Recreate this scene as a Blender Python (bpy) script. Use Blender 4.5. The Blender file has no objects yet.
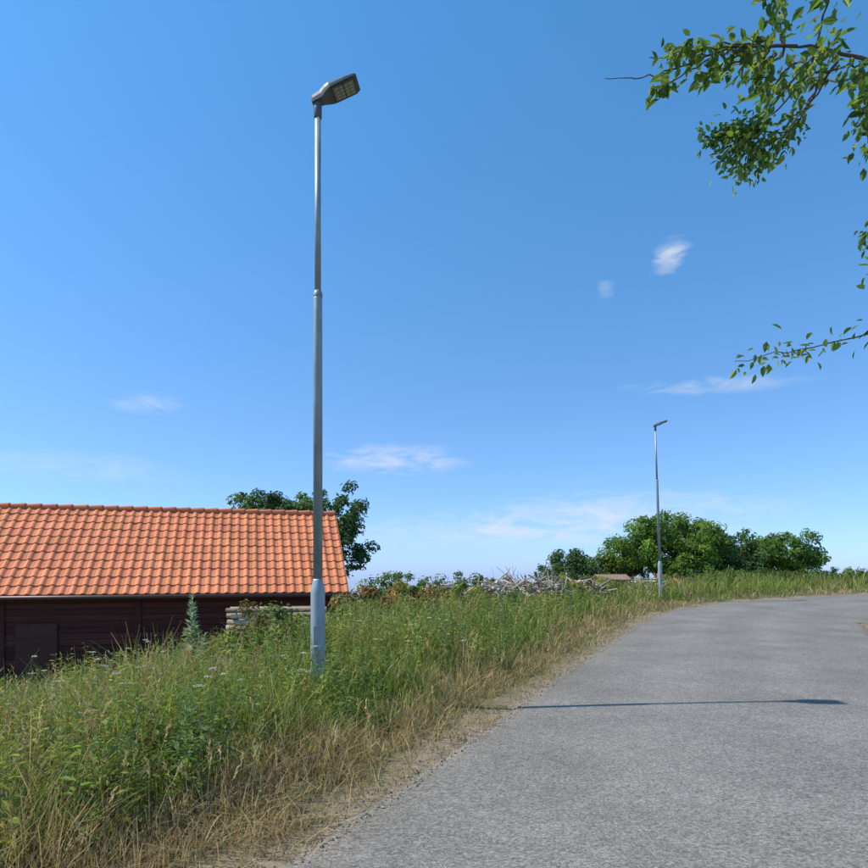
import bpy, math, numpy as np
from mathutils import Vector
rng = np.random.default_rng(7)
scene = bpy.context.scene
scene.view_settings.view_transform = 'Standard'
scene.view_settings.look = 'None'
scene.view_settings.exposure = 0

# ------------------------------------------------------------------ helpers
def smooth(a, b, x):
    t = np.clip((np.asarray(x, float) - a) / (b - a), 0, 1)
    return t * t * (3 - 2 * t)

def vn(x, y, f, seed):
    r = np.random.default_rng(seed)
    o = np.zeros_like(np.asarray(x, float))
    for k in range(6):
        a = r.uniform(0, 6.283); ff = f * r.uniform(.6, 1.7); p = r.uniform(0, 6.283)
        o = o + np.sin((x * math.cos(a) + y * math.sin(a)) * ff * 6.283 + p)
    return o / 3.0

class Acc:
    def __init__(s): s.v = []; s.f = []; s.c = []; s.n = 0
    def add(s, v, f, c):
        v = np.asarray(v, float).reshape(-1, 3); f = np.asarray(f, int).reshape(-1, 4)
        c = np.asarray(c, float)
        if c.ndim == 1: c = np.tile(c, (len(v), 1))
        s.v.append(v); s.f.append(f + s.n); s.c.append(c[:, :3]); s.n += len(v)
    def build(s, name, mat, parent=None, loc=None, smoothf=False):
        v = np.concatenate(s.v); f = np.concatenate(s.f); c = np.concatenate(s.c)
        if loc is not None: v = v - np.array(loc)
        me = bpy.data.meshes.new(name)
        me.vertices.add(len(v)); me.vertices.foreach_set('co', v.ravel())
        me.loops.add(len(f) * 4); me.loops.foreach_set('vertex_index', f.ravel().astype(np.int32))
        me.polygons.add(len(f)); me.polygons.foreach_set('loop_start', np.arange(0, len(f) * 4, 4, dtype=np.int32))
        me.polygons.foreach_set('loop_total', np.full(len(f), 4, dtype=np.int32))
        me.polygons.foreach_set('use_smooth', np.full(len(f), smoothf))
        at = me.color_attributes.new('Col', 'FLOAT_COLOR', 'POINT')
        at.data.foreach_set('color', np.concatenate([c, np.ones((len(c), 1))], 1).ravel())
        me.update(calc_edges=True)
        me.materials.append(mat)
        ob = bpy.data.objects.new(name, me)
        scene.collection.objects.link(ob)
        if loc is not None: ob.location = loc
        if parent is not None: ob.parent = parent
        return ob

def empty(name, loc=(0, 0, 0), rotz=0):
    e = bpy.data.objects.new(name, None); e.location = loc; e.rotation_euler = (0, 0, rotz)
    scene.collection.objects.link(e); return e

def norm(a): return a / (np.linalg.norm(a, axis=-1, keepdims=True) + 1e-9)

def tube(acc, pts, rad, col, n=8, cap=True):
    pts = np.asarray(pts, float); m = len(pts); rad = np.broadcast_to(rad, (m,))
    d = norm(np.gradient(pts, axis=0))
    ref = np.array([0, 0, 1.0]) if abs(d[0, 2]) < .9 else np.array([1.0, 0, 0])
    s1 = norm(np.cross(d, ref)); s2 = np.cross(s1, d)
    a = np.arange(n) / n * 2 * np.pi
    v = pts[:, None] + rad[:, None, None] * (np.cos(a)[None, :, None] * s1[:, None] + np.sin(a)[None, :, None] * s2[:, None])
    v = v.reshape(-1, 3)
    f = []
    for i in range(m - 1):
        for j in range(n):
            k = (j + 1) % n
            f.append([i * n + j, i * n + k, (i + 1) * n + k, (i + 1) * n + j])
    v = np.concatenate([v, pts[:1], pts[-1:]])
    if cap:
        c0 = m * n; c1 = c0 + 1
        for j in range(0, n - 1, 2):
            f.append([c0, (j + 2) % n, j + 1, j]); o = (m - 1) * n
            f.append([c1, o + j, o + j + 1, o + (j + 2) % n])
    acc.add(v, f, col)

def box(acc, x0, x1, y0, y1, z0, z1, col):
    v = [(x, y, z) for z in (z0, z1) for y in (y0, y1) for x in (x0, x1)]
    f = [[0, 2, 3, 1], [4, 5, 7, 6], [0, 1, 5, 4], [2, 6, 7, 3], [0, 4, 6, 2], [1, 3, 7, 5]]
    acc.add(v, f, col)

def obox(acc, c, ax, ay, az, col):
    c, ax, ay, az = map(lambda q: np.asarray(q, float), (c, ax, ay, az))
    v = [c + i * ax + j * ay + k * az for k in (-1, 1) for j in (-1, 1) for i in (-1, 1)]
    f = [[0, 2, 3, 1], [4, 5, 7, 6], [0, 1, 5, 4], [2, 6, 7, 3], [0, 4, 6, 2], [1, 3, 7, 5]]
    acc.add(v, f, col)

def blades(acc, P, h, w, az, bend, col, seg=3, flat=.0):
    n = len(P)
    az2 = rng.uniform(0, 6.283, n)
    dr = np.stack([np.cos(az), np.sin(az), np.zeros(n)], 1)
    sd = np.stack([np.cos(az2), np.sin(az2), np.zeros(n)], 1)
    V = []; C = []
    for k in range(seg + 1):
        t = k / seg
        ctr = P + np.array([0, 0, 1.0]) * (h * (t - .35 * bend * t * t))[:, None] + dr * (h * bend * t ** 1.8)[:, None]
        ww = (w * (1 - t * .92) ** .7 * .5)[:, None]
        V += [ctr - sd * ww, ctr + sd * ww]
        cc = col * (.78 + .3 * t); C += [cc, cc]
    V = np.stack(V, 1).reshape(-1, 3); C = np.stack(C, 1).reshape(-1, 3)
    b = (np.arange(n) * (2 * seg + 2))[:, None]
    F = np.concatenate([b + np.array([2 * k, 2 * k + 1, 2 * k + 3, 2 * k + 2]) for k in range(seg)], 0)
    acc.add(V, F, C)

def leaves(acc, P, axis, nrm, L, W, col):
    n = len(P); axis = norm(axis); side = norm(np.cross(axis, nrm)); nn = np.cross(side, axis)
    L = np.broadcast_to(L, (n,))[:, None]; W = np.broadcast_to(W, (n,))[:, None]
    V = np.stack([P, P + axis * L * .3 + side * W * .5 + nn * W * .15, P + axis * L * .68 + side * W * .4 + nn * W * .08,
                  P + axis * L - nn * L * .15,
                  P + axis * L * .68 - side * W * .4 + nn * W * .08, P + axis * L * .3 - side * W * .5 + nn * W * .15], 1).reshape(-1, 3)
    b = (np.arange(n) * 6)[:, None]
    F = np.concatenate([b + np.array([0, 3, 2, 1]), b + np.array([0, 5, 4, 3])], 0)
    acc.add(V, F, np.repeat(col, 6, 0))

def rdir(n):
    v = rng.normal(size=(n, 3)); return norm(v)

# ------------------------------------------------------------------ materials
def new_mat(name):
    m = bpy.data.materials.new(name); m.use_nodes = True
    nt = m.node_tree; b = nt.nodes['Principled BSDF']
    return m, nt, b

def N(nt, t, **k):
    n = nt.nodes.new(t)
    for a, v in k.items(): setattr(n, a, v)
    return n

def veg_mat(name, trans=.35, rough=.55):
    m, nt, b = new_mat(name)
    a = N(nt, 'ShaderNodeAttribute', attribute_name='Col')
    b.inputs['Roughness'].default_value = rough
    b.inputs['Specular IOR Level'].default_value = .25
    tr = N(nt, 'ShaderNodeBsdfTranslucent'); mx = N(nt, 'ShaderNodeMixShader'); mx.inputs[0].default_value = trans
    nt.links.new(a.outputs['Color'], b.inputs['Base Color'])
    hs = N(nt, 'ShaderNodeHueSaturation'); hs.inputs['Saturation'].default_value = 1.1; hs.inputs['Value'].default_value = 1.35
    nt.links.new(a.outputs['Color'], hs.inputs['Color']); nt.links.new(hs.outputs[0], tr.inputs['Color'])
    nt.links.new(b.outputs[0], mx.inputs[1]); nt.links.new(tr.outputs[0], mx.inputs[2])
    nt.links.new(mx.outputs[0], nt.nodes['Material Output'].inputs['Surface'])
    return m

def attr_mat(name, rough=.8, metal=0, nscale=20, namt=.25, bump=0, bscale=60, stretch=(1, 1, 1), spec=.3):
    m, nt, b = new_mat(name)
    a = N(nt, 'ShaderNodeAttribute', attribute_name='Col')
    tc = N(nt, 'ShaderNodeTexCoord'); mp = N(nt, 'ShaderNodeMapping'); mp.inputs['Scale'].default_value = stretch
    nt.links.new(tc.outputs['Object'], mp.inputs[0])
    no = N(nt, 'ShaderNodeTexNoise'); no.inputs['Scale'].default_value = nscale; no.inputs['Detail'].default_value = 5
    nt.links.new(mp.outputs[0], no.inputs['Vector'])
    mr = N(nt, 'ShaderNodeMapRange'); mr.inputs[1].default_value = .25; mr.inputs[2].default_value = .75
    mr.inputs[3].default_value = 1 - namt; mr.inputs[4].default_value = 1 + namt
    nt.links.new(no.outputs[0], mr.inputs[0])
    vm = N(nt, 'ShaderNodeVectorMath', operation='SCALE')
    nt.links.new(a.outputs['Color'], vm.inputs[0]); nt.links.new(mr.outputs[0], vm.inputs['Scale'])
    nt.links.new(vm.outputs[0], b.inputs['Base Color'])
    b.inputs['Roughness'].default_value = rough; b.inputs['Metallic'].default_value = metal
    b.inputs['Specular IOR Level'].default_value = spec
    if bump:
        n2 = N(nt, 'ShaderNodeTexNoise'); n2.inputs['Scale'].default_value = bscale; n2.inputs['Detail'].default_value = 4
        nt.links.new(mp.outputs[0], n2.inputs['Vector'])
        bp = N(nt, 'ShaderNodeBump'); bp.inputs['Strength'].default_value = bump; bp.inputs['Distance'].default_value = .01
        nt.links.new(n2.outputs[0], bp.inputs['Height']); nt.links.new(bp.outputs[0], b.inputs['Normal'])
    return m

M_grass = veg_mat('grass_blades', .32)
M_leaf = veg_mat('foliage_leaves', .38)
M_bark = attr_mat('bark', .9, nscale=12, namt=.4, bump=.8, bscale=25, stretch=(1, 1, .3))
M_steel = attr_mat('galvanised_steel', .55, .35, nscale=11, namt=.2, stretch=(1, 1, .4), spec=.4)
M_plastic = attr_mat('lamp_housing', .45, .1, nscale=15, namt=.08, spec=.5)
M_tile = attr_mat('clay_roof_tiles', .75, nscale=1.6, namt=.14, bump=.3, bscale=60)
M_wood = attr_mat('painted_boards', .7, nscale=5, namt=.3, bump=.4, bscale=20, stretch=(.15, 1, 4))
M_timber = attr_mat('weathered_wood', .85, nscale=10, namt=.35, bump=.5, bscale=40)
M_stone = attr_mat('stones', .9, nscale=30, namt=.3)
M_glass = attr_mat('window_glass', .08, 0, nscale=1, namt=.05, spec=.8)

# ------------------------------------------------------------------ terrain definition
ctrl = np.array([(-14.8, -30), (-3.65, -3), (-.64, 4.0), (-.03, 5.4), (1.43, 8.8), (2.95, 12.3), (5.75, 18.3), (7.75, 21.9),
                 (9.9, 24.4), (12.3, 26.5), (20, 30), (32, 33.2), (60, 38), (130, 46)], float)
def catmull(p, m=14):
    out = []
    p = np.vstack([2 * p[0] - p[1], p, 2 * p[-1] - p[-2]])
    for i in range(1, len(p) - 2):
        for k in range(m):
            t = k / m; d1 = np.linalg.norm(p[i + 1] - p[i])
            m0 = (p[i + 1] - p[i - 1]) / (np.linalg.norm(p[i + 1] - p[i - 1])) * d1
            m1 = (p[i + 2] - p[i]) / (np.linalg.norm(p[i + 2] - p[i])) * d1
            out.append((2*t**3-3*t*t+1)*p[i] + (t**3-2*t*t+t)*m0 + (-2*t**3+3*t*t)*p[i+1] + (t**3-t*t)*m1)
    out.append(p[-2]); return np.array(out)
edge = catmull(ctrl)
ROADW = 5.6

def sdist(x, y):
    x = np.asarray(x, float).ravel(); y = np.asarray(y, float).ravel(); out = np.empty(len(x))
    A = edge[:-1]; D = edge[1:] - A; L2 = (D ** 2).sum(1)
    for i in range(0, len(x), 20000):
        px = x[i:i+20000, None] - A[None, :, 0]; py = y[i:i+20000, None] - A[None, :, 1]
        t = np.clip((px * D[:, 0] + py * D[:, 1]) / L2, 0, 1)
        ex = px - t * D[:, 0]; ey = py - t * D[:, 1]; d = ex * ex + ey * ey
        j = d.argmin(1); r = np.arange(len(j))
        cr = D[j, 0] * py[r, j] - D[j, 1] * px[r, j]
        out[i:i+20000] = np.sqrt(d[r, j]) * np.sign(cr + 1e-12)
    return out

def zroad(y):
    y = np.asarray(y, float)
    a = .58 * (np.clip((y - 10) / 20, 0, 1)) ** 2
    b = .2 * (1 - np.exp(-np.clip(y - 30, 0, None) * .29))
    return a + b - .03 * np.clip(y - 36, 0, 1e9)

def ground_z(x, y, s=None):
    x = np.asarray(x, float); y = np.asarray(y, float); sh = x.shape
    if s is None: s = sdist(x, y).reshape(sh)
    z = zroad(y)
    st = 2.6 + 1.6 * smooth(9, 14, y)
    t = np.clip((s - st) / (9.3 - st), 0, 1); dd = t * t * (3 - 2 * t)
    drop = 1.5 * dd * (1 - smooth(9, 16, x)) + .025 * np.clip(s - 9, 0, 60) * (1 - smooth(9, 16, x))
    z = z - drop
    z = z + .14 * smooth(.7, 2.2, s) * (1 - smooth(3.5, 6, s)) * smooth(6, 10, y) * (1 - smooth(19, 24, y))
    off = smooth(.1, 1.2, s) + smooth(ROADW + .1, ROADW + 1.2, -s)
    z = z + off * (.06 + .05 * vn(x, y, .35, 3) + .02 * vn(x, y, 1.3, 4))
    inroad = smooth(-.12, -.3, s) * (1 - smooth(-ROADW + .3, -ROADW + .12, s))
    z = z - .03 - .05 * inroad + .022 * smooth(-.05, .12, s)
    z = z - .03 * np.clip(np.abs(x) - 70, 0, 1e9)
    return z

# ground sheet
gx = np.concatenate([-np.geomspace(14, 1500, 40)[::-1], np.arange(-13.8, 26, .17), np.geomspace(26.2, 1500, 40)])
gy = np.concatenate([-np.geomspace(4, 1500, 30)[::-1], np.arange(-3.8, 36, .17), np.geomspace(36.2, 1600, 50)])
X, Y = np.meshgrid(gx, gy); S = sdist(X, Y).reshape(X.shape); Z = ground_z(X, Y, S)
nv = len(gx); ny = len(gy)
idx = np.arange(nv * ny).reshape(ny, nv)
F = np.stack([idx[:-1, :-1], idx[:-1, 1:], idx[1:, 1:], idx[1:, :-1]], -1).reshape(-1, 4)
dirt = np.array([.25, .19, .12]); dry = np.array([.24, .18, .085]); grn = np.array([.09, .115, .03])
sf = np.where(S > 0, S, -S - ROADW).ravel()
w1 = (1 - smooth(.1, .6, sf + .2 * vn(X, Y, .9, 8).ravel()))[:, None]
w2 = np.clip(.45 + .4 * vn(X, Y, .3, 9).ravel(), 0, 1)[:, None]
C = dirt * w1 + (1 - w1) * (dry * w2 + grn * (1 - w2)) * .8
g = Acc(); g.add(np.stack([X, Y, Z], -1).reshape(-1, 3), F, C)
M_ground = attr_mat('ground_soil', .95, nscale=7, namt=.4, bump=1, bscale=45)
g.build('ground', M_ground, smoothf=True)

# road
a = Acc()
T = norm(np.gradient(edge, axis=0)); Rn = np.stack([T[:, 1], -T[:, 0]], 1)
seglen = np.r_[0, np.cumsum(np.linalg.norm(np.diff(edge, axis=0), axis=1))]
t_s = np.concatenate([np.arange(0, 80, .12), np.arange(80, seglen[-1], 1.0)])
ex = np.interp(t_s, seglen, edge[:, 0]); ey = np.interp(t_s, seglen, edge[:, 1])
nx = np.interp(t_s, seglen, Rn[:, 0]); nyy = np.interp(t_s, seglen, Rn[:, 1])
cross = np.array([0, .05, .15, .4, .8, 1.2, 1.6, 2.0, 2.4, 2.8, 3.2, 3.6, 4.0, 4.4, 4.9, 5.3, 5.5, 5.6])
jit0 = .045 * vn(t_s, t_s * 0, 1.6, 21) + .07 * vn(t_s, t_s * 0, .35, 22) + .02 * rng.normal(size=len(t_s))
V = []
for k, c in enumerate(cross):
    q = c + (jit0 if k == 0 else 0) - (jit0[::-1] if k == len(cross) - 1 else 0)
    xx = ex + nx * q; yy = ey + nyy * q
    zz = zroad(yy) + .03 * np.sin(np.pi * c / ROADW) + (-.028 if k in (0, len(cross) - 1) else 0)
    V.append(np.stack([xx, yy, zz], 1))
V = np.stack(V, 1); m = len(t_s); c_ = len(cross)
idx = np.arange(m * c_).reshape(m, c_)
F = np.stack([idx[:-1, :-1], idx[:-1, 1:], idx[1:, 1:], idx[1:, :-1]], -1).reshape(-1, 4)
ec = np.minimum(cross, ROADW - cross)
track = np.exp(-((cross - 1.5) / .35) ** 2) + np.exp(-((cross - 3.3) / .35) ** 2)
col = np.array([.215, .195, .168]) * (.96 + .10 * track[:, None])
edge_w = np.exp(-ec / .16)[:, None]
col = col * (1 - .55 * edge_w) + np.array([.25, .19, .12]) * .55 * edge_w
a.add(V.reshape(-1, 3), F, np.tile(col, (m, 1)))
mr_, nt, b = new_mat('asphalt')
at = N(nt, 'ShaderNodeAttribute', attribute_name='Col'); tc = N(nt, 'ShaderNodeTexCoord')
vo = N(nt, 'ShaderNodeTexVoronoi'); vo.inputs['Scale'].default_value = 85
n1 = N(nt, 'ShaderNodeTexNoise'); n1.inputs['Scale'].default_value = 45; n1.inputs['Detail'].default_value = 3
n2 = N(nt, 'ShaderNodeTexNoise'); n2.inputs['Scale'].default_value = .7; n2.inputs['Detail'].default_value = 6; n2.inputs['Roughness'].default_value = .6
n3 = N(nt, 'ShaderNodeTexNoise'); n3.inputs['Scale'].default_value = 9; n3.inputs['Detail'].default_value = 5
for n in (vo, n1, n2, n3): nt.links.new(tc.outputs['Object'], n.inputs['Vector'])
def mrange(inp, a0, a1, b0, b1):
    q = N(nt, 'ShaderNodeMapRange'); q.inputs[1].default_value = a0; q.inputs[2].default_value = a1
    q.inputs[3].default_value = b0; q.inputs[4].default_value = b1; nt.links.new(inp, q.inputs[0]); return q.outputs[0]
def mul(p, q):
    k = N(nt, 'ShaderNodeMath', operation='MULTIPLY'); nt.links.new(p, k.inputs[0]); nt.links.new(q, k.inputs[1]); return k.outputs[0]
sep = N(nt, 'ShaderNodeSeparateColor'); nt.links.new(vo.outputs['Color'], sep.inputs[0])
k = mul(mul(mrange(sep.outputs[0], 0, 1, .62, 1.38), mrange(n1.outputs[0], .3, .7, .72, 1.26)),
        mul(mrange(n2.outputs[0], .3, .7, .82, 1.16), mrange(n3.outputs[0], .3, .7, .9, 1.1)))
vm = N(nt, 'ShaderNodeVectorMath', operation='SCALE'); nt.links.new(at.outputs['Color'], vm.inputs[0]); nt.links.new(k, vm.inputs['Scale'])
nt.links.new(vm.outputs[0], b.inputs['Base Color']); b.inputs['Roughness'].default_value = .9
b.inputs['Specular IOR Level'].default_value = .2
bp = N(nt, 'ShaderNodeBump'); bp.inputs['Strength'].default_value = .6; bp.inputs['Distance'].default_value = .006
nt.links.new(vo.outputs['Distance'], bp.inputs['Height']); nt.links.new(bp.outputs[0], b.inputs['Normal'])
a.build('asphalt_road', mr_, smoothf=True)

# gravel at the road edge
n = 6000
ti = rng.uniform(28, 62, n); off = np.abs(rng.normal(0, .19, n)) - .13
side = rng.random(n) < .85
off = np.where(side, -off, ROADW + off)
px = np.interp(ti, seglen, edge[:, 0]) + np.interp(ti, seglen, Rn[:, 0]) * off
py = np.interp(ti, seglen, edge[:, 1]) + np.interp(ti, seglen, Rn[:, 1]) * off
sz = rng.uniform(.003, .012, n) * (1 + .5 * (rng.random(n) < .08))
onroad = (off > 0.03) & (off < ROADW - .03)
pz = np.where(onroad, zroad(py) + .002 + .03 * np.sin(np.pi * np.clip(off, 0, ROADW) / ROADW), ground_z(px, py)) + sz * .3
g = Acc()
base = np.array([[1, 0, 0], [0, 1, 0], [-1, 0, 0], [0, -1, 0], [.4, .2, .8], [-.4, -.2, .8], [0, 0, -.6]])
ang = rng.uniform(0, 6.28, n); ca, sa = np.cos(ang), np.sin(ang)
bb = base[None] * rng.uniform(.6, 1.3, (n, 7, 1)) * sz[:, None, None]
V = np.stack([bb[..., 0] * ca[:, None] - bb[..., 1] * sa[:, None], bb[..., 0] * sa[:, None] + bb[..., 1] * ca[:, None], bb[..., 2]], -1)
V += np.stack([px, py, pz], 1)[:, None]
q = np.array([[0, 1, 5, 4], [1, 2, 3, 5], [3, 0, 4, 5], [0, 3, 2, 6]])
F = (np.arange(n)[:, None, None] * 7 + q[None]).reshape(-1, 4)
cc = np.array([.26, .235, .2]) * rng.uniform(.6, 1.4, (n, 1))
g.add(V.reshape(-1, 3), F, np.repeat(cc, 7, 0)); g.build('roadside_gravel', M_stone)

# ------------------------------------------------------------------ grass
def in_house(x, y):
    ca_, sa_ = math.cos(math.radians(16)), math.sin(math.radians(16))
    dx = x + 2.3; dy = y - 17.3
    lx = dx * ca_ + dy * sa_; ly = -dx * sa_ + dy * ca_
    return (lx > -11.5) & (lx < .0) & (ly > .2) & (ly < 5.4)

def scatter(n, ymin=1.6, ymax=40, fan=.95):
    yy = (ymin + 2) * ((ymax + 2) / (ymin + 2)) ** rng.random(n) - 2
    xx = (yy + 2.5) * rng.uniform(-fan, fan, n)
    s = sdist(xx, yy)
    return xx, yy, s

green1 = np.array([.22, .30, .05]); green2 = np.array([.13, .20, .035]); olive = np.array([.33, .33, .075])
straw = np.array([.62, .48, .23]); brown = np.array([.36, .22, .10])
G = Acc()
x, y, s = scatter(240000)
so = np.where(s > 0, s, -s - ROADW)
keep = (so > -.08) & ~in_house(x, y) & (so < 15)
keep &= rng.random(len(x)) < np.where(so < .4, .24 + .42 * vn(x, y, .8, 33), 1.0)
x, y, s, so = x[keep], y[keep], s[keep], so[keep]; n = len(x)
z = ground_z(x, y, s) - .01
pn = vn(x, y, .28, 5); pm = vn(x, y, .8, 6)
pdry = np.clip(.8 * (1 - smooth(.5, 1.5, so)) + .22 + .38 * pn - .16 * smooth(6, 11, y), .03, .97)
isdry = rng.random(n) < pdry
h = (.05 + .10 * smooth(0, .3, so) + .17 * smooth(.3, 1.0, so) + .28 * smooth(.8, 1.8, so) + .10 * smooth(1.5, 3, so) * smooth(8, 12, y)) * (1 + .34 * pm) * rng.uniform(.5, 1.35, n)
h = np.clip(h, .03, 1.2)
w = (.005 + .0008 * np.hypot(x, y)) * rng.uniform(.6, 1.4, n)
u = rng.random((n, 1))
cg = np.where(rng.random((n, 1)) < .3, olive, green1 * u + green2 * (1 - u))
cd = straw * u + brown * (1 - u) * .9
col = np.where(isdry[:, None], cd, cg) * rng.uniform(.6, 1.3, (n, 1))
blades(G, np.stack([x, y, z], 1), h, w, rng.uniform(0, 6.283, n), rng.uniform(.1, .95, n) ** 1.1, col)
x, y, s = scatter(50000, ymax=26)
so = np.where(s > 0, s, -s - ROADW); keep = (so > .0) & (so < 3); x, y, s, so = x[keep], y[keep], s[keep], so[keep]; n = len(x)
z = ground_z(x, y, s)
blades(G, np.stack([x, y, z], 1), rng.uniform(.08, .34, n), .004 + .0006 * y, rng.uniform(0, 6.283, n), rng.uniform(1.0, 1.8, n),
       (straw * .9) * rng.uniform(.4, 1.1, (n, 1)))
G.build('roadside_grass', M_grass)

# tall flowering grass stalks with seed heads
G = Acc()
x, y, s = scatter(15000, ymax=34)
keep = (s > .45) & (s < 12) & ~in_house(x, y); keep &= rng.random(len(x)) < np.clip(.42 + .55 * vn(x, y, .33, 41), .04, 1)
x, y, s = x[keep], y[keep], s[keep]; n = len(x)
z = ground_z(x, y, s); h = (rng.uniform(.45, .92, n)) * (.55 + .45 * smooth(.4, 1.5, s)); az = rng.uniform(0, 6.283, n); bd = rng.uniform(.05, .4, n)
P = np.stack([x, y, z], 1); isd = (rng.random((n, 1)) < .5)
col = np.where(isd, straw * .95, olive) * rng.uniform(.7, 1.15, (n, 1))
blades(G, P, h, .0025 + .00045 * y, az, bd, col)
dr = np.stack([np.cos(az), np.sin(az), np.zeros(n)], 1)
for k in range(7):
    t = 1 - .028 * k
    q = P + np.array([0, 0, 1.0]) * (h * (t - .35 * bd * t * t))[:, None] + dr * (h * bd * t ** 1.8)[:, None]
    ax = norm(rdir(n) * .6 + np.array([0, 0, 1.0]) + dr * .5)
    leaves(G, q, ax, rdir(n), .03 + .0007 * y, .007 + .0005 * y, col * 1.05)
G.build('seeding_grass', M_grass)

# broad-leaved weeds
G = Acc()
def weeds(x, y, s, hmin, hmax, leafL, cols, nl=20, slim=.28):
    n = len(x); z = ground_z(x, y, s); P = np.stack([x, y, z], 1)
    h = rng.uniform(hmin, hmax, n); az = rng.uniform(0, 6.283, n); bd = rng.uniform(.0, .3, n)
    base = cols[rng.integers(0, len(cols), n)] * rng.uniform(.7, 1.3, (n, 1))
    blades(G, P, h, .005 + .0006 * y, az, bd, base * .9)
    dr = np.stack([np.cos(az), np.sin(az), np.zeros(n)], 1)
    for k in range(nl):
        t = .12 + .88 * (k + rng.random(n)) / nl
        q = P + np.array([0, 0, 1.0]) * (h * (t - .35 * bd * t * t))[:, None] + dr * (h * bd * t ** 1.8)[:, None]
        a_ = k * 2.4 + rng.uniform(-.5, .5, n) + az
        ax = np.stack([np.cos(a_), np.sin(a_), rng.uniform(-.2, .9, n)], 1)
        L = leafL * (1.15 - .7 * t) * rng.uniform(.6, 1.3, n)
        leaves(G, q, ax, np.array([0, 0, 1.0]) + .5 * rdir(n), L, L * slim * rng.uniform(.7, 1.3, n), base * rng.uniform(.85, 1.2, (n, 1)))
wc = np.array([[.17, .25, .05], [.24, .32, .065], [.11, .175, .045], [.33, .33, .075], [.14, .20, .08]])
x, y, s = scatter(12500, ymax=30); keep = (s > .9) & (s < 9) & ~in_house(x, y)
keep &= rng.random(len(x)) < np.clip(.50 + .65 * vn(x, y, .3, 55), .05, 1)
weeds(x[keep], y[keep], s[keep], .35, .88, .11, wc)
x, y, s = scatter(5600, ymin=8, ymax=28, fan=.5); keep = (s > 1.5) & (s < 7.5) & ~in_house(x, y)
keep &= rng.random(len(x)) < np.clip(.65 + .6 * vn(x, y, .45, 77), .1, 1)
weeds(x[keep], y[keep], s[keep], .45, 1.0, .15, wc, nl=18)
x, y, s = scatter(1600, ymax=18); keep = (s > 1.4) & (s < 10) & (x < -.6)
weeds(x[keep], y[keep], s[keep], .55, .95, .10, np.array([[.36, .33, .08], [.26, .30, .07], [.42, .29, .12], [.34, .17, .08]]), nl=30, slim=.2)
G.build('tall_weeds', M_leaf)

# wild carrot umbels
G = Acc()
x, y, s = scatter(1700, ymin=3, ymax=24); keep = (s > .9) & (s < 6); keep &= rng.random(len(x)) < np.clip(.3 + .7 * vn(x, y, .4, 61), .05, 1)
x, y, s = x[keep], y[keep], s[keep]; n = len(x)
P = np.stack([x, y, ground_z(x, y, s)], 1); h = rng.uniform(.5, .92, n); az = rng.uniform(0, 6.283, n); bd = rng.uniform(0, .2, n)
blades(G, P, h, .004 + .0003 * y, az, bd, np.tile(np.array([.2, .26, .09]), (n, 1)))
dr = np.stack([np.cos(az), np.sin(az), np.zeros(n)], 1)
top = P + np.array([0, 0, 1.0]) * (h * (1 - .35 * bd))[:, None] + dr * (h * bd)[:, None]
R = rng.uniform(.015, .042, n)
for k in range(22):
    rr = R * math.sqrt((k + .5) / 22); a_ = k * 2.4
    q = top + np.stack([rr * math.cos(a_), rr * math.sin(a_), rng.uniform(-.004, .006, n) - rr * .15], 1)
    leaves(G, q, np.stack([np.cos(rng.uniform(0, 6.28, n)), np.sin(rng.uniform(0, 6.28, n)), np.zeros(n)], 1), np.array([0, 0, 1.0]) + .3 * rdir(n),
           .010 + .0003 * y, .010 + .0003 * y, np.tile(np.array([.60, .60, .52]), (n, 1)))
G.build('wild_carrot_flowers', M_leaf)

# great mullein / thistle
G = Acc()
for (mx_, my_, mh) in [(-3.35, 9.0, 1.5), (-3.62, 9.5, .95), (-3.1, 8.8, .85)]:
    gz = float(ground_z(np.array([mx_]), np.array([my_]))[0])
    tube(G, [(mx_, my_, gz), (mx_ + .01, my_, gz + mh * .5), (mx_ - .02, my_, gz + mh)], [.015, .011, .004], [.24, .28, .16], 6)
    for k in range(150):
        t = .12 + .88 * rng.random(); a_ = rng.uniform(0, 6.28); L = .26 * (1.08 - t) + .03
        leaves(G, np.array([[mx_, my_, gz + mh * t]]), np.array([[math.cos(a_), math.sin(a_), .9]]), np.array([[0, 0, 1.0]]) + .3 * rdir(1), L, L * .3,
               np.array([[.30, .37, .21]]) * rng.uniform(.8, 1.2))
G.build('mullein_plant', M_leaf)

# ------------------------------------------------------------------ shrubs and trees
def clump_leaves(acc, c, r, n, L, cols, squash=.8, wr=.5):
    c = np.asarray(c, float)
    d = rdir(n) * (rng.random((n, 1)) ** .45) * np.array([1, 1, squash]) * r
    P = c + d
    nr = norm(d) * .5 + np.array([0, 0, .6]) + .7 * rdir(n)
    ax = np.cross(nr, rdir(n)) + np.array([0, 0, -.2])
    base = cols[rng.integers(0, len(cols))] * rng.uniform(.75, 1.25)
    LL = L * rng.uniform(.6, 1.3, n)
    leaves(acc, P, ax, nr, LL, LL * wr, base * rng.uniform(.7, 1.35, (n, 1)))

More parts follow.
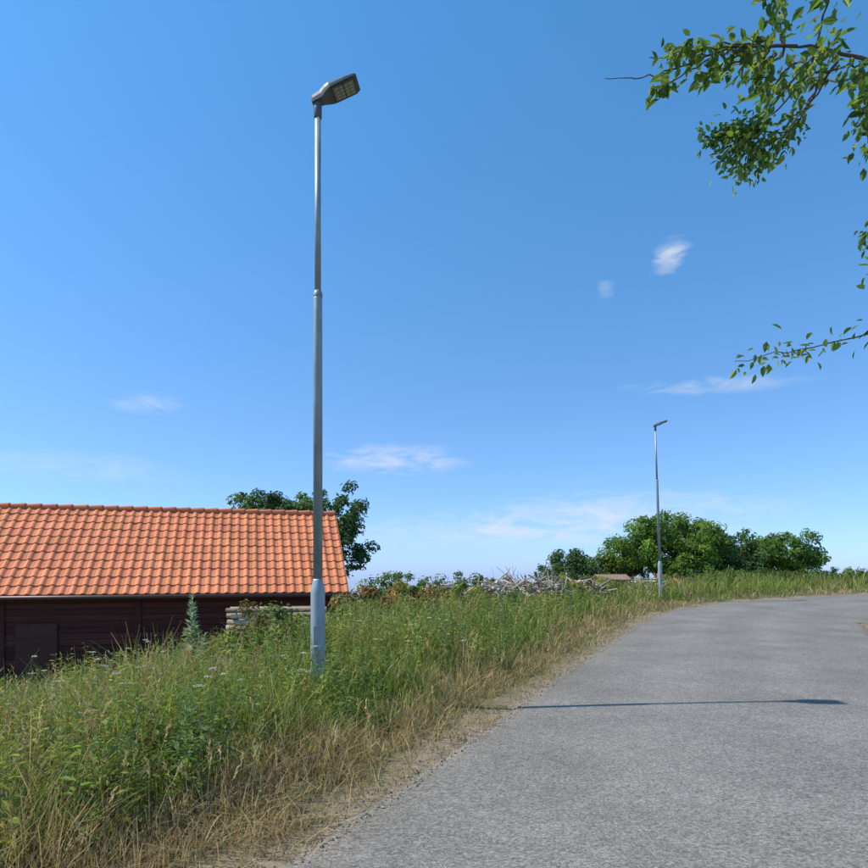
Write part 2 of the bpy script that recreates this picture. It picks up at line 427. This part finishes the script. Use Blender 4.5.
def shrub(x, y, ztop, hw, cols, L=.06, dens=1.0, spiky=.25):
    gz = float(ground_z(np.array([x]), np.array([y]))[0]); H = ztop - gz
    e = empty('shrub', (x, y, gz)); B = Acc(); Lf = Acc()
    nb = int(22 * dens + hw * 14)
    for i in range(nb):
        a_ = rng.uniform(0, 6.28); rr = hw * math.sqrt(rng.random()) * .95
        zz = H * (.4 + .6 * rng.random() * (1 - .4 * (rr / hw) ** 2))
        if rng.random() < spiky: zz = min(H * 1.15, zz * 1.3)
        tip = np.array([x + rr * math.cos(a_), y + rr * math.sin(a_), gz + zz])
        b0 = np.array([x + .1 * math.cos(a_), y + .1 * math.sin(a_), gz - .02])
        mid = (b0 + tip) / 2 + np.array([0, 0, .1]) + rng.normal(0, .04, 3)
        tube(B, [b0, mid, tip], [.014, .009, .003], [.13, .095, .06], 5)
        r_ = rng.uniform(.12, .3) * (.6 + .5 * hw)
        clump_leaves(Lf, tip - np.array([0, 0, r_ * .5]), r_, int(85 * dens), L, cols, .9)
    B.build('stems', M_bark, e, (x, y, gz)).location = (0, 0, 0)
    Lf.build('leaves', M_leaf, e, (x, y, gz)).location = (0, 0, 0)

cg_ = np.array([[.12, .18, .04], [.16, .23, .045], [.095, .145, .04]])
cy_ = np.array([[.30, .28, .06], [.20, .25, .05], [.36, .27, .09]])
cr_ = np.array([[.34, .19, .08], [.26, .22, .07], [.16, .19, .05]])
cb_ = np.array([[.085, .135, .04], [.14, .17, .04], [.23, .18, .06]])
for p in [(-2.5, 9.6, 1.0, .55, cb_), (-2.05, 10.2, .92, .45, cy_), (-2.9, 9.9, .78, .4, cy_), (-2.0, 15.5, 1.15, .6, cy_),
          (-1.72, 19, 1.38, .8, cg_), (-.94, 18, 1.3, .75, cr_), (-1.4, 14.5, 1.1, .6, cr_),
          (-.12, 20, 1.40, .7, cg_), (.75, 17, 1.18, .6, cy_), (-.35, 15.6, 1.17, .5, cr_), (1.3, 22.5, 1.30, .7, cg_),
          (-.75, 16.2, 1.22, .6, cy_), (.1, 18.2, 1.26, .6, cr_), (4.4, 23.2, 1.25, .6, cg_), (5.0, 24.0, 1.3, .7, cy_),
          (6.0, 25, 1.32, .8, cg_), (8.4, 31, 1.15, .9, cg_), (5.1, 30, 1.3, 1.1, cb_), (6.7, 34, 1.45, 1.2, cg_), (7.0, 27.5, 1.25, .8, cy_),
          (14.3, 34, 1.4, 1.2, cg_), (16.6, 36, 1.7, 1.6, cg_), (19.7, 36, 1.7, 1.5, cb_), (11.0, 32, 1.3, 1.0, cb_), (22.8, 37, 1.7, 1.6, cg_),
          (26, 38, 1.7, 1.6, cg_), (2.5, 26, 1.25, 1.1, cb_), (-1.5, 25, 1.2, 1.4, cg_), (.5, 27, 1.25, 1.3, cb_),
          (18.3, 41, 1.8, 1.6, cg_), (2.2, 18.2, .9, .35, cg_), (3.3, 19.6, .95, .35, cy_), (1.2, 18.6, 1.05, .35, cy_)]:
    shrub(*p, L=.055 + .0022 * p[1])

def tree(name, x, y, trunk_h, c, r, cols, nclump=60, nleaf=110, L=.12, tr=.14, cl=(.3, .6), wr=.45, base_z=None, lean=(0, 0)):
    gz = float(ground_z(np.array([x]), np.array([y]))[0]) if base_z is None else base_z
    e = empty(name, (x, y, gz)); B = Acc(); Lf = Acc(); c = np.asarray(c, float); r = np.asarray(r, float)
    bark = [.14, .11, .08]
    fork = np.array([x + lean[0], y + lean[1], gz + trunk_h])
    tube(B, [(x, y, gz - .1), (x + lean[0] * .3, y + lean[1] * .3, gz + trunk_h * .5), fork, fork * .6 + c * .4, c + np.array([0, 0, r[2] * .6])], [tr * 1.25, tr, tr * .85, tr * .55, tr * .15], bark, 10)
    nl = 9; limbs = []
    for i in range(nl):
        a_ = i / nl * 6.283 + rng.uniform(-.3, .3); el = rng.uniform(-.1, .9)
        tgt = c + r * .62 * np.array([math.cos(a_) * math.cos(el), math.sin(a_) * math.cos(el), math.sin(el)])
        st = fork * (1 - .0) + (c - fork) * rng.uniform(0, .5)
        mid = (st + tgt) / 2 + np.array([0, 0, .12 * r[2]]) + rng.normal(0, .08, 3) * r[0] * .4
        tube(B, [st, mid, tgt], [tr * .5, tr * .3, tr * .14], bark, 7); limbs.append((mid, tgt))
    for i in range(nclump):
        d = rdir(1)[0]; rad = rng.uniform(.3, 1.0) ** .6
        p = c + d * r * rad * (1 + .15 * math.sin(3 * d[0] + 5 * d[2] + x) + .1 * math.sin(7 * d[1] + 6 * d[0]))
        if p[2] < c[2] - r[2] * .8: p[2] = c[2] - r[2] * .8 + rng.random() * .3
        j = min(range(nl), key=lambda q: np.linalg.norm(limbs[q][1] - p))
        m0 = limbs[j][0] * .5 + limbs[j][1] * .5
        tube(B, [m0, (m0 + p) / 2 + rng.normal(0, .05, 3), p], [tr * .14, tr * .09, tr * .03], bark, 5)
        clump_leaves(Lf, p, rng.uniform(*cl), nleaf, L, cols, .75, wr)
    B.build('trunk_and_limbs', M_bark, e, (x, y, gz)).location = (0, 0, 0)
    Lf.build('crown_leaves', M_leaf, e, (x, y, gz)).location = (0, 0, 0)
    return e

ct_ = np.array([[.15, .25, .045], [.10, .18, .04], [.20, .30, .05]])
cw_ = np.array([[.085, .15, .05], [.07, .125, .045], [.12, .185, .055]])
tree('walnut_tree', -5.0, 28.5, 2.4, (-5.2, 28.5, 3.2), (2.55, 2.3, 2.3), cw_, 150, 75, .2, .13, (.25, .5))
tree('walnut_tree', -7.7, 30, 2.6, (-8.0, 30, 3.7), (1.9, 1.8, 1.75), cw_, 65, 75, .2, .12, (.25, .45))
tree('orchard_tree', 17.2, 45, 1.6, (16.4, 45, 3.3), (4.1, 3.6, 2.2), ct_, 215, 105, .24, .17, (.4, .75))
tree('orchard_tree', 11.0, 50, 1.2, (11.0, 50, 1.65), (2.8, 2.4, 1.5), cw_, 95, 100, .25, .14, (.4, .7))
tree('orchard_tree', 20.8, 47, 1.2, (20.9, 47, 2.2), (2.7, 2.2, 1.9), cw_, 110, 100, .25, .14, (.4, .7))
tree('orchard_tree', 13.5, 48, 1.1, (13.9, 48, 1.9), (1.7, 1.4, 1.2), cg_, 52, 100, .23, .12, (.35, .6))
tree('orchard_tree', 26.5, 50, 1.5, (26.5, 50, 2.6), (3.4, 3, 2.1), ct_, 120, 100, .25, .15, (.4, .8))

# overhanging cherry tree on the right of the road
e = empty('cherry_tree', (8.6, 7.6, 0)); B = Acc(); Lf = Acc()
bark = [.12, .09, .065]
gz = float(ground_z(np.array([8.6]), np.array([7.6]))[0])
tube(B, [(8.6, 7.6, gz - .1), (8.5, 7.6, 1.2), (8.45, 7.5, 2.6), (8.3, 7.4, 4.6), (8.4, 7.3, 6.5), (8.3, 7.3, 8.6)], [.26, .2, .17, .12, .08, .02], bark, 12)
lc = np.array([[.17, .26, .05], [.11, .19, .045], [.24, .31, .06]])
def twig(pts, r0, leafy=(0.2, 1), nleaf=40, spread=.1, L=.12):
    pts = np.array(pts, float)
    tt = np.linspace(0, len(pts) - 1, 5 * len(pts)); P = np.stack([np.interp(tt, range(len(pts)), pts[:, k]) for k in range(3)], 1)
    P += rng.normal(0, .008, P.shape)
    tube(B, P, np.linspace(r0, .003, len(P)), bark, 6)
    if nleaf:
        t = rng.uniform(leafy[0], leafy[1], nleaf) * (len(P) - 1)
        Q = np.stack([np.interp(t, range(len(P)), P[:, k]) for k in range(3)], 1) + rng.normal(0, spread * .55, (nleaf, 3))
        ax = rdir(nleaf) * .8 + np.array([-.35, 0, -.45]); LL = L * rng.uniform(.6, 1.2, nleaf)
        leaves(Lf, Q, ax, rdir(nleaf) * .8 + np.array([0, 0, 1.0]), LL, LL * .48, lc[rng.integers(0, 3, nleaf)] * rng.uniform(.6, 1.3, (nleaf, 1)))
limb = [(8.35, 7.4, 4.8), (6.6, 7.0, 5.9), (5.0, 6.5, 6.5), (3.7, 6.2, 6.62), (3.0, 6.05, 6.5)]
twig(limb, .05, nleaf=0)
twig([(3.4, 6.1, 6.55), (2.75, 6.0, 6.45), (2.3, 6.0, 6.27), (1.92, 6.0, 6.16), (1.57, 6.0, 6.15)], .012, nleaf=0)
twig([(3.3, 6.1, 6.55), (2.65, 6.0, 6.47), (2.15, 6.0, 6.30)], .01, (.2, 1), 85, .10, .12)
twig([(3.0, 6.05, 6.5), (2.55, 5.9, 6.29), (2.12, 5.9, 6.03), (1.97, 5.9, 5.97)], .01, (.3, 1), 46, .07, .12)
twig([(2.8, 6.0, 6.45), (2.3, 5.9, 6.34), (2.02, 5.9, 6.25)], .008, (.3, 1), 28, .06, .12)
twig([(3.1, 6.1, 6.5), (2.7, 6.1, 6.33), (2.5, 6.1, 6.2)], .008, (.2, 1), 44, .08, .12)
twig([(3.6, 6.1, 6.5), (3.2, 6.1, 6.0), (2.95, 6.0, 5.7), (2.66, 6.0, 5.40)], .01, (.55, 1), 210, .13, .08)
twig([(3.7, 6.1, 6.5), (3.2, 6.1, 5.9), (2.8, 6.0, 5.68), (2.48, 6.0, 5.6)], .01, (.55, 1), 170, .10, .08)
twig([(3.8, 6.1, 6.4), (3.3, 6.2, 5.7), (2.85, 6.1, 5.33)], .01, (.5, 1), 190, .13, .08)
twig([(3.8, 6.1, 6.4), (3.4, 6.2, 5.8), (2.85, 6.1, 5.72)], .01, (.4, 1), 170, .14, .085)
twig([(7.6, 7.0, 4.9), (5.2, 6.4, 4.2), (3.6, 6.1, 3.72), (2.80, 6.05, 3.56)], .012, (.45, .99), 90, .12, .09)
for k in range(22):
    st = np.array(limb[1]) + (np.array(limb[4]) - np.array(limb[1])) * rng.random()
    tp = st + np.array([rng.uniform(-.5, .5), rng.uniform(-.9, .9), rng.uniform(-.7, .9)])
    tp[0] = max(tp[0], 3.0 + .05 * abs(tp[2] - 6)); tp[2] = max(tp[2], 5.6)
    twig([st, (st + tp) / 2 + rng.normal(0, .05, 3), tp], .012, (.3, 1), 60, .14, .12)
for k in range(45):
    d = rdir(1)[0]; cpos = np.array([8.3, 7.6, 6.8]) + d * np.array([3.0, 3.0, 2.4]) * rng.uniform(.4, 1) ** .6
    st = np.array([8.3, 7.4, rng.uniform(4.6, 7.2)])
    tube(B, [st, (st + cpos) / 2 + np.array([0, 0, .2]), cpos], [.05, .03, .006], bark, 6)
    clump_leaves(Lf, cpos, rng.uniform(.4, .7), 100, .15, lc, .8, .48)
B.build('trunk_and_limbs', M_bark, e, (8.6, 7.6, 0)).location = (0, 0, 0)
Lf.build('crown_leaves', M_leaf, e, (8.6, 7.6, 0)).location = (0, 0, 0)

# ------------------------------------------------------------------ street lamps
def lamp(x, y, leanx=0, gz=0.0):
    e = empty('street_lamp', (x, y, gz)); e.rotation_euler = (0, leanx, 0)
    st = [.33, .375, .385]
    def lathe(name, prof, mat, col):
        a_ = Acc(); tube(a_, [(0, 0, z) for r, z in prof], [r for r, z in prof], col, 28)
        return a_.build(name, mat, e, smoothf=True)
    lathe('base_sleeve', [(.083, -.5), (.083, 0), (.082, 1.33), (.081, 1.36), (.074, 1.40), (.058, 1.47), (.054, 1.49)], M_steel, st)
    lathe('lower_shaft', [(.0535, 1.45), (.051, 4.72), (.051, 4.74)], M_steel, st)
    lathe('shaft_collar', [(.052, 4.735), (.054, 4.745), (.054, 4.775), (.046, 4.80), (.037, 4.815)], M_steel, np.array(st) * .8)
    lathe('upper_shaft', [(.036, 4.80), (.034, 6.84)], M_steel, st)
    lathe('mounting_spigot', [(.037, 6.80), (.046, 6.81), (.046, 6.99), (.042, 7.0)], M_plastic, [.10, .12, .13])
    a_ = Acc(); box(a_, -.032, .032, -.0865, -.078, .62, .95, np.array(st) * .82); a_.build('access_door', M_steel, e)
    t = math.radians(21); ax = np.array([math.cos(t), -.10, math.sin(t)]); ax /= np.linalg.norm(ax)
    ay = np.array([.10, 1, 0]); ay -= ax * (ay @ ax); ay /= np.linalg.norm(ay); az_ = np.cross(ax, ay)
    o = np.array([-.04, 0, 7.0])
    secs = [(-.03, .035, -.02, .035), (.0, .058, -.035, .05), (.10, .07, -.04, .062), (.17, .115, -.03, .066), (.22, .135, -.027, .062), (.40, .138, -.025, .045), (.52, .13, -.022, .028), (.545, .115, -.018, .015)]
    V = []
    for (q, hw, b0, t0) in secs:
        for (yy, zz) in [(-hw, b0), (-hw, b0 * .2 + t0 * .2), (-hw * .8, t0 * .85), (-hw * .3, t0), (hw * .3, t0), (hw * .8, t0 * .85), (hw, b0 * .2 + t0 * .2), (hw, b0)]:
            V.append(o + ax * q + ay * yy + az_ * zz)
    F = []
    for i in range(len(secs) - 1):
        for j in range(8):
            k = (j + 1) % 8; F.append([i * 8 + j, i * 8 + k, (i + 1) * 8 + k, (i + 1) * 8 + j])
    l = (len(secs) - 1) * 8
    for q in ((0, 1, 2, 3), (0, 3, 4, 7), (4, 5, 6, 7)):
        F.append([q[k] for k in range(4)]); F.append([l + q[3 - k] for k in range(4)])
    a_ = Acc(); a_.add(V, F, [.10, .115, .12]); a_.build('luminaire_housing', M_plastic, e)
    a_ = Acc(); obox(a_, o + ax * .37 + az_ * (-.031), ax * .125, ay * .105, az_ * .006, [.26, .28, .28]); a_.build('led_panel', M_plastic, e)
    a_ = Acc()
    for i in range(4):
        for j in range(4):
            obox(a_, o + ax * (.285 + .057 * i) + ay * (-.075 + .05 * j) + az_ * (-.040), ax * .02, ay * .017, az_ * .004, [.38, .38, .34])
    a_.build('led_lenses', M_glass, e)
    a_ = Acc()
    for yy in (-1, 1): obox(a_, o + ax * .37 + ay * (.112 * yy) + az_ * (-.033), ax * .13, ay * .007, az_ * .008, [.07, .08, .085])
    for xx in (.238, .37, .502): obox(a_, o + ax * xx + az_ * (-.0345), ax * .007, ay * .104, az_ * .0075, [.07, .08, .085])
    a_.build('panel_frame', M_plastic, e)
    a_ = Acc()
    for i in range(6): obox(a_, o + ax * (.2 + .045 * i) + az_ * (.062 - .006 * i), ax * .005, ay * .07, az_ * .01, [.11, .125, .13])
    a_.build('cooling_fins', M_plastic, e)
lamp(-1.34, 7.5, 0, .03)
lamp(9.25, 26.5, math.radians(-1.9), .55)

# ------------------------------------------------------------------ wooden house with tiled roof
th = math.radians(40); Lh = 11.5; run = 2.75; z0 = 1.05
e = empty('wooden_house', (-2.3, 17.3, 0), math.radians(16))
A = Acc(); rows = 11; sl = run / math.cos(th); tw = .235; ncol = int(Lh / tw); ns = 8
for face in (0, 1):
    for r_ in range(rows):
        t0 = r_ * sl / rows; t1 = (r_ + 1) * sl / rows + .03
        for cidx in range(ncol):
            ph = np.linspace(0, 1, ns + 1)
            xx = -(cidx + ph) * tw
            prof = .018 * np.clip(np.cos(ph * 2 * np.pi) * 1.2, -1, 1) + .005 * np.cos(ph * 4 * np.pi)
            jz = rng.normal(0, .002)
            V = []
            for (tt, hh) in ((t0, -.01), (t0, .038), (t1, .012)):
                y_ = tt * math.cos(th); z_ = z0 + tt * math.sin(th)
                hgt = (prof + hh + jz) if hh > 0 else (prof + hh)
                yy = y_ - math.sin(th) * hgt; zz = z_ + math.cos(th) * hgt
                if face: yy = 2 * run - yy
                V.append(np.stack([xx, yy, zz], 1))
            V = np.concatenate(V); F = []
            w_ = ns + 1
            for k2 in range(2):
                for j in range(ns): F.append([k2 * w_ + j, k2 * w_ + j + 1, (k2 + 1) * w_ + j + 1, (k2 + 1) * w_ + j])
            cc = np.array([.66, .215, .09]) * rng.uniform(.88, 1.08) * np.array([1, rng.uniform(.95, 1.06), rng.uniform(.95, 1.06)])
            A.add(V, F, np.tile(cc, (len(V), 1)))
A.build('roof_tiles', M_tile, e)
A = Acc(); zr_ = z0 + run * math.tan(th) + .02
for i in range(int(Lh / .38) + 1):
    x0 = -i * .38 + .03; tube(A, [(x0, run, zr_), (x0 - .03, run, zr_), (x0 - .40, run, zr_ - .012)], [.09, .10, .078], np.array([.58, .18, .08]) * rng.uniform(.9, 1.1), 12)
A.build('ridge_tiles', M_tile, e, smoothf=False)
A = Acc()
for face in (0, 1):
    def my(q): return 2 * run - q if face else q
    c_ = np.array([-Lh / 2, my(run / 2), z0 + run / 2 * math.tan(th) - .06]); sgn = -1 if face else 1
    obox(A, c_, (Lh / 2 - .03, 0, 0), (0, sgn * math.cos(th) * sl / 2, math.sin(th) * sl / 2), (0, -sgn * math.sin(th) * .02, math.cos(th) * .02), [.12, .06, .04])
A.build('roof_deck', M_wood, e)
A = Acc()
for xx in (.022, -Lh + .1):
    for face in (0, 1):
        sgn = -1 if face else 1
        c_ = np.array([xx, (2 * run - run / 2) if face else run / 2, z0 + run / 2 * math.tan(th) - .045])
        obox(A, c_, (.018, 0, 0), (0, sgn * math.cos(th) * sl / 2, math.sin(th) * sl / 2), (0, -sgn * math.sin(th) * .075, math.cos(th) * .075), [.38, .14, .07])
A.build('verge_boards', M_wood, e)
A = Acc(); tube(A, [(.05, -.06, z0 - .06), (-Lh, -.06, z0 - .06)], [.055, .055], [.10, .045, .03], 12)
A.build('gutter', M_plastic, e, smoothf=True)
A = Acc(); wx0, wx1, wy0, wy1 = -Lh + .4, -.35, .5, 2 * run - .5; wb = -1.95
box(A, wx0, wx1, wy0, wy1, wb + .0, z0 + .25, [.05, .02, .016])
A.build('wall_core', M_wood, e)
A = Acc(); zc = wb + .25; i = 0
while zc < z0 + .2:
    c = np.array([.125, .034, .026]) * rng.uniform(.7, 1.3)
    obox(A, ((wx0 + wx1) / 2, wy0 - .018, zc + .07), ((wx1 - wx0) / 2, 0, 0), (0, .014, .0), (0, -.010, .069), c)
    obox(A, (wx1 + .018, (wy0 + wy1) / 2, zc + .07), (.014, 0, 0), (0, (wy1 - wy0) / 2, 0), (.008, 0, .071), c)
    zc += .15; i += 1
for k in range(14):
    zz = z0 + .25 + k * .15; hwid = (wy1 - wy0) / 2 * (1 - (zz + .07 - z0 - .0) / (run * math.tan(th)))
    if hwid > .1: obox(A, (wx1 + .012, run, zz + .07), (.014, 0, 0), (0, hwid, 0), (.008, 0, .071), np.array([.105, .03, .025]) * rng.uniform(.8, 1.2))
A.build('wall_boards', M_wood, e)
A = Acc()
for xx in (wx0, -8.2, -5.2, -2.6, wx1 + .02): box(A, xx - .07, xx + .07, wy0 - .075, wy0 - .038, wb + .2, z0 + .15, [.095, .028, .022])
A.build('wall_posts', M_wood, e)
A = Acc(); box(A, wx0 - .1, wx1 + .1, wy0 - .1, wy1 + .1, wb - .5, wb + .25, [.32, .30, .27]); A.build('foundation', M_stone, e)
A = Acc(); box(A, -7.9, -7.0, wy0 - .08, wy0 - .04, wb + .25, wb + 2.3, [.11, .04, .025]); A.build('door', M_wood, e)
A = Acc()
for (x0, x1, q0, q1) in ((-10.1, -10.0, -.7, .4), (-9.0, -8.9, -.7, .4), (-10.0, -9.0, -.7, -.6), (-10.0, -9.0, .3, .4), (-9.53, -9.47, -.6, .3)):
    box(A, x0, x1, wy0 - .09, wy0 - .04, q0, q1, [.5, .42, .3])
A.build('window_frame', M_wood, e)
A = Acc(); box(A, -10.0, -9.0, wy0 - .055, wy0 - .045, -.6, .3, [.03, .04, .05]); A.build('window_glass', M_glass, e)

# ------------------------------------------------------------------ stacked timber, brush pile, shed, distant house
A = Acc()
for r_ in range(11):
    for k in range(6):
        x0 = -4.1 + rng.uniform(-.25, .25); x1 = -2.45 + rng.uniform(-.5, .35); yy = 13.2 + k * .17; zz = -.40 + r_ * .122
        dz = rng.uniform(-.06, .06)
        tube(A, [(x0, yy + rng.uniform(-.03, .03), zz), (x1, yy + rng.uniform(-.03, .03), zz + dz)], rng.uniform(.03, .06), np.array([.50, .38, .25]) * rng.uniform(.4, 1.3), 8)
for xx in (-3.9, -2.75): box(A, xx - .05, xx + .05, 13.05, 14.2, -1.2, -.45, [.2, .15, .1])
A.build('timber_stack', M_timber)

A = Acc()
def stick(c, L, az, el, r, col):
    d = np.array([math.cos(az) * math.cos(el), math.sin(az) * math.cos(el), math.sin(el)])
    p0 = np.array(c) - d * L / 2; p1 = np.array(c) + d * L / 2; m_ = (p0 + p1) / 2 + rng.normal(0, .03 * L, 3)
    tube(A, [p0, m_, p1], [r, r * .85, r * .45], col, 6)
for (cx, cy, hw, zt) in ((1.75, 20.0, .8, 1.28), (2.9, 20.6, .75, 1.42), (.3, 19.0, .6, 1.25), (3.9, 21.6, .6, 1.32), (5.6, 24.2, .6, 1.35), (9.9, 30.5, .7, 1.2)):
    gz = float(ground_z(np.array([cx]), np.array([cy]))[0])
    for k in range(90):
        u1 = rng.uniform(-1, 1); zz = gz + (zt - gz) * rng.random() ** .7 * (1 - .4 * u1 * u1)
        stick((cx + hw * u1, cy + rng.uniform(-.5, .5), zz), rng.uniform(.35, 1.2), rng.uniform(0, 6.28), rng.normal(0, .4), rng.uniform(.012, .055),
              np.array([.46, .38, .29]) * rng.uniform(.25, 1.4))
for k in range(34):
    stick((rng.uniform(1.9, 4.0), 20.6 + rng.uniform(-.3, .3), rng.uniform(1.05, 1.4)), rng.uniform(.6, 1.3), rng.uniform(0, 6.28), rng.uniform(.6, 1.4), rng.uniform(.008, .022), np.array([.33, .27, .21]) * rng.uniform(.5, 1.3))
A.build('brushwood_pile', M_timber)

def small_house(name, x, y, rot, w, d, hz, rh, zb, wallc, roofc):
    e = empty(name, (x, y, zb), rot)
    A = Acc(); box(A, -w / 2, w / 2, -d / 2, d / 2, 0, hz, wallc)
    A.add([(-w / 2, -d / 2, hz), (-w / 2, d / 2, hz), (-w / 2, 0, hz + rh), (-w / 2, 0, hz + rh), (w / 2, -d / 2, hz), (w / 2, d / 2, hz), (w / 2, 0, hz + rh), (w / 2, 0, hz + rh)],
          [[0, 1, 2, 3], [4, 5, 6, 7]], wallc)
    A.build('walls', M_wood, e)
    A = Acc(); ang_ = math.atan2(rh, d / 2); L_ = math.hypot(rh, d / 2) / 2 + .12
    for sgn in (1, -1):
        obox(A, (0, -sgn * (d / 4 + .04), hz + rh / 2 + .02), (w / 2 + .15, 0, 0), (0, sgn * math.cos(ang_) * L_, math.sin(ang_) * L_), (0, -sgn * math.sin(ang_) * .03, math.cos(ang_) * .03), roofc)
    A.build('roof', M_tile, e)
    A = Acc(); box(A, -w * .15, w * .1, -d / 2 - .03, -d / 2 - .003, .05, min(2, hz * .9), [.06, .04, .03]); A.build('door', M_wood, e)
    A = Acc(); box(A, w * .2, w * .38, -d / 2 - .03, -d / 2 - .003, hz * .45, hz * .8, [.05, .06, .07]); A.build('window', M_glass, e)
small_house('garden_shed', 10.6, 39, .1, 1.6, 1.5, 1.45, .25, -.30, [.26, .12, .07], [.30, .19, .13])
small_house('distant_house', 22.6, 62, -.2, 2.4, 3.0, 2.3, .9, -1.65, [.5, .42, .33], [.5, .16, .07])

# ------------------------------------------------------------------ light, sky, camera
el = math.radians(51); sx, sy = -1.0, -.07
sl_ = math.hypot(sx, sy); sd = Vector((sx / sl_ * math.cos(el), sy / sl_ * math.cos(el), math.sin(el)))
L = bpy.data.lights.new('sun', 'SUN'); L.energy = 5.0; L.angle = math.radians(.53); L.color = (1, .95, .86)
so_ = bpy.data.objects.new('sun', L); scene.collection.objects.link(so_); so_.rotation_euler = sd.to_track_quat('Z', 'Y').to_euler(); so_.location = (-20, -2, 25)

w = bpy.data.worlds.new('World'); scene.world = w; w.use_nodes = True; nt = w.node_tree
bg = nt.nodes['Background']; bg.inputs['Strength'].default_value = .115
sky = N(nt, 'ShaderNodeTexSky', sky_type='NISHITA'); sky.sun_disc = False; sky.sun_elevation = el
sky.sun_rotation = math.atan2(sx, sy); sky.air_density = 1.0; sky.dust_density = .3; sky.ozone_density = 2.0; sky.altitude = 200
tc = N(nt, 'ShaderNodeTexCoord'); sep = N(nt, 'ShaderNodeSeparateXYZ'); nt.links.new(tc.outputs['Generated'], sep.inputs[0])
def M(op, a, b=None, c=None, clamp=False):
    q = N(nt, 'ShaderNodeMath', operation=op); q.use_clamp = clamp
    for i, v in enumerate((a, b, c)):
        if v is None: continue
        if isinstance(v, (int, float)): q.inputs[i].default_value = v
        else: nt.links.new(v, q.inputs[i])
    return q.outputs[0]
az = M('ARCTAN2', sep.outputs[0], sep.outputs[1]); elv = M('ARCSINE', sep.outputs[2])
cv = N(nt, 'ShaderNodeCombineXYZ'); nt.links.new(M('MULTIPLY', az, 14), cv.inputs[0]); nt.links.new(M('MULTIPLY', elv, 50), cv.inputs[1])
cn = N(nt, 'ShaderNodeTexNoise'); cn.inputs['Scale'].default_value = 1.0; cn.inputs['Detail'].default_value = 7; cn.inputs['Roughness'].default_value = .62
cn.inputs['Distortion'].default_value = .8
nt.links.new(cv.outputs[0], cn.inputs['Vector'])
tot = None
for (a0, e0, wa, we, st, tilt) in [(-.06, .170, .15, .032, .75, .03), (.348, .428, .038, .028, .8, .25), (.257, .396, .022, .018, .45, .0), (.40, .258, .16, .016, .42, -.05),
                         (.27, .082, .34, .050, .7, .0), (-.412, .234, .07, .020, .4, .1), (.1, .06, .4, .04, .45, 0), (-.5, .14, .2, .03, .3, 0)]:
    da = M('SUBTRACT', az, a0); dx = M('DIVIDE', da, wa)
    dy = M('DIVIDE', M('SUBTRACT', M('SUBTRACT', elv, e0), M('MULTIPLY', da, tilt)), we)
    r2 = M('ADD', M('MULTIPLY', dx, dx), M('MULTIPLY', dy, dy))
    mk = M('SUBTRACT', 1.0, r2, clamp=True)
    dens = M('MULTIPLY', M('ADD', M('SUBTRACT', cn.outputs[0], .64), M('MULTIPLY', mk, .36)), 2.8, clamp=True)
    v = M('MULTIPLY', M('MULTIPLY', dens, mk), st)
    tot = v if tot is None else M('ADD', tot, v)
tot = M('MINIMUM', tot, .9)
rp = N(nt, 'ShaderNodeValToRGB'); cr = rp.color_ramp
pts = [(0.0, (.70, 1.04, 2.15)), (.08, (.76, 1.06, 1.80)), (.2, (.84, 1.18, 1.56)), (.4, (.82, 1.42, 1.78)), (.65, (.76, 1.64, 2.02)), (1.0, (.76, 1.62, 2.0))]
cr.elements[0].position = 0; cr.elements[1].position = 1
for p_, c in pts[1:-1]: cr.elements.new(p_)
for e_, (p_, c) in zip(cr.elements, pts): e_.color = (c[0] / 2.5, c[1] / 2.5, c[2] / 2.5, 1)
nt.links.new(sep.outputs[2], rp.inputs[0])
vs = N(nt, 'ShaderNodeVectorMath', operation='SCALE'); vs.inputs['Scale'].default_value = 2.5; nt.links.new(rp.outputs[0], vs.inputs[0])
vm = N(nt, 'ShaderNodeVectorMath', operation='MULTIPLY'); nt.links.new(sky.outputs[0], vm.inputs[0]); nt.links.new(vs.outputs[0], vm.inputs[1])
mx = N(nt, 'ShaderNodeMix', data_type='RGBA'); nt.links.new(tot, mx.inputs['Factor']); nt.links.new(vm.outputs[0], mx.inputs['A'])
mx.inputs['B'].default_value = (6.4, 7.0, 7.8, 1)
nt.links.new(mx.outputs['Result'], bg.inputs['Color'])

cam = bpy.data.cameras.new('camera'); co = bpy.data.objects.new('camera', cam); scene.collection.objects.link(co)
co.location = (0, 0, 1.6); co.rotation_euler = (math.radians(90), 0, 0)
cam.sensor_width = 36; cam.lens = 36 * 650 / 868; cam.shift_y = 138 / 868; cam.clip_end = 5000; cam.clip_start = .05
scene.camera = co
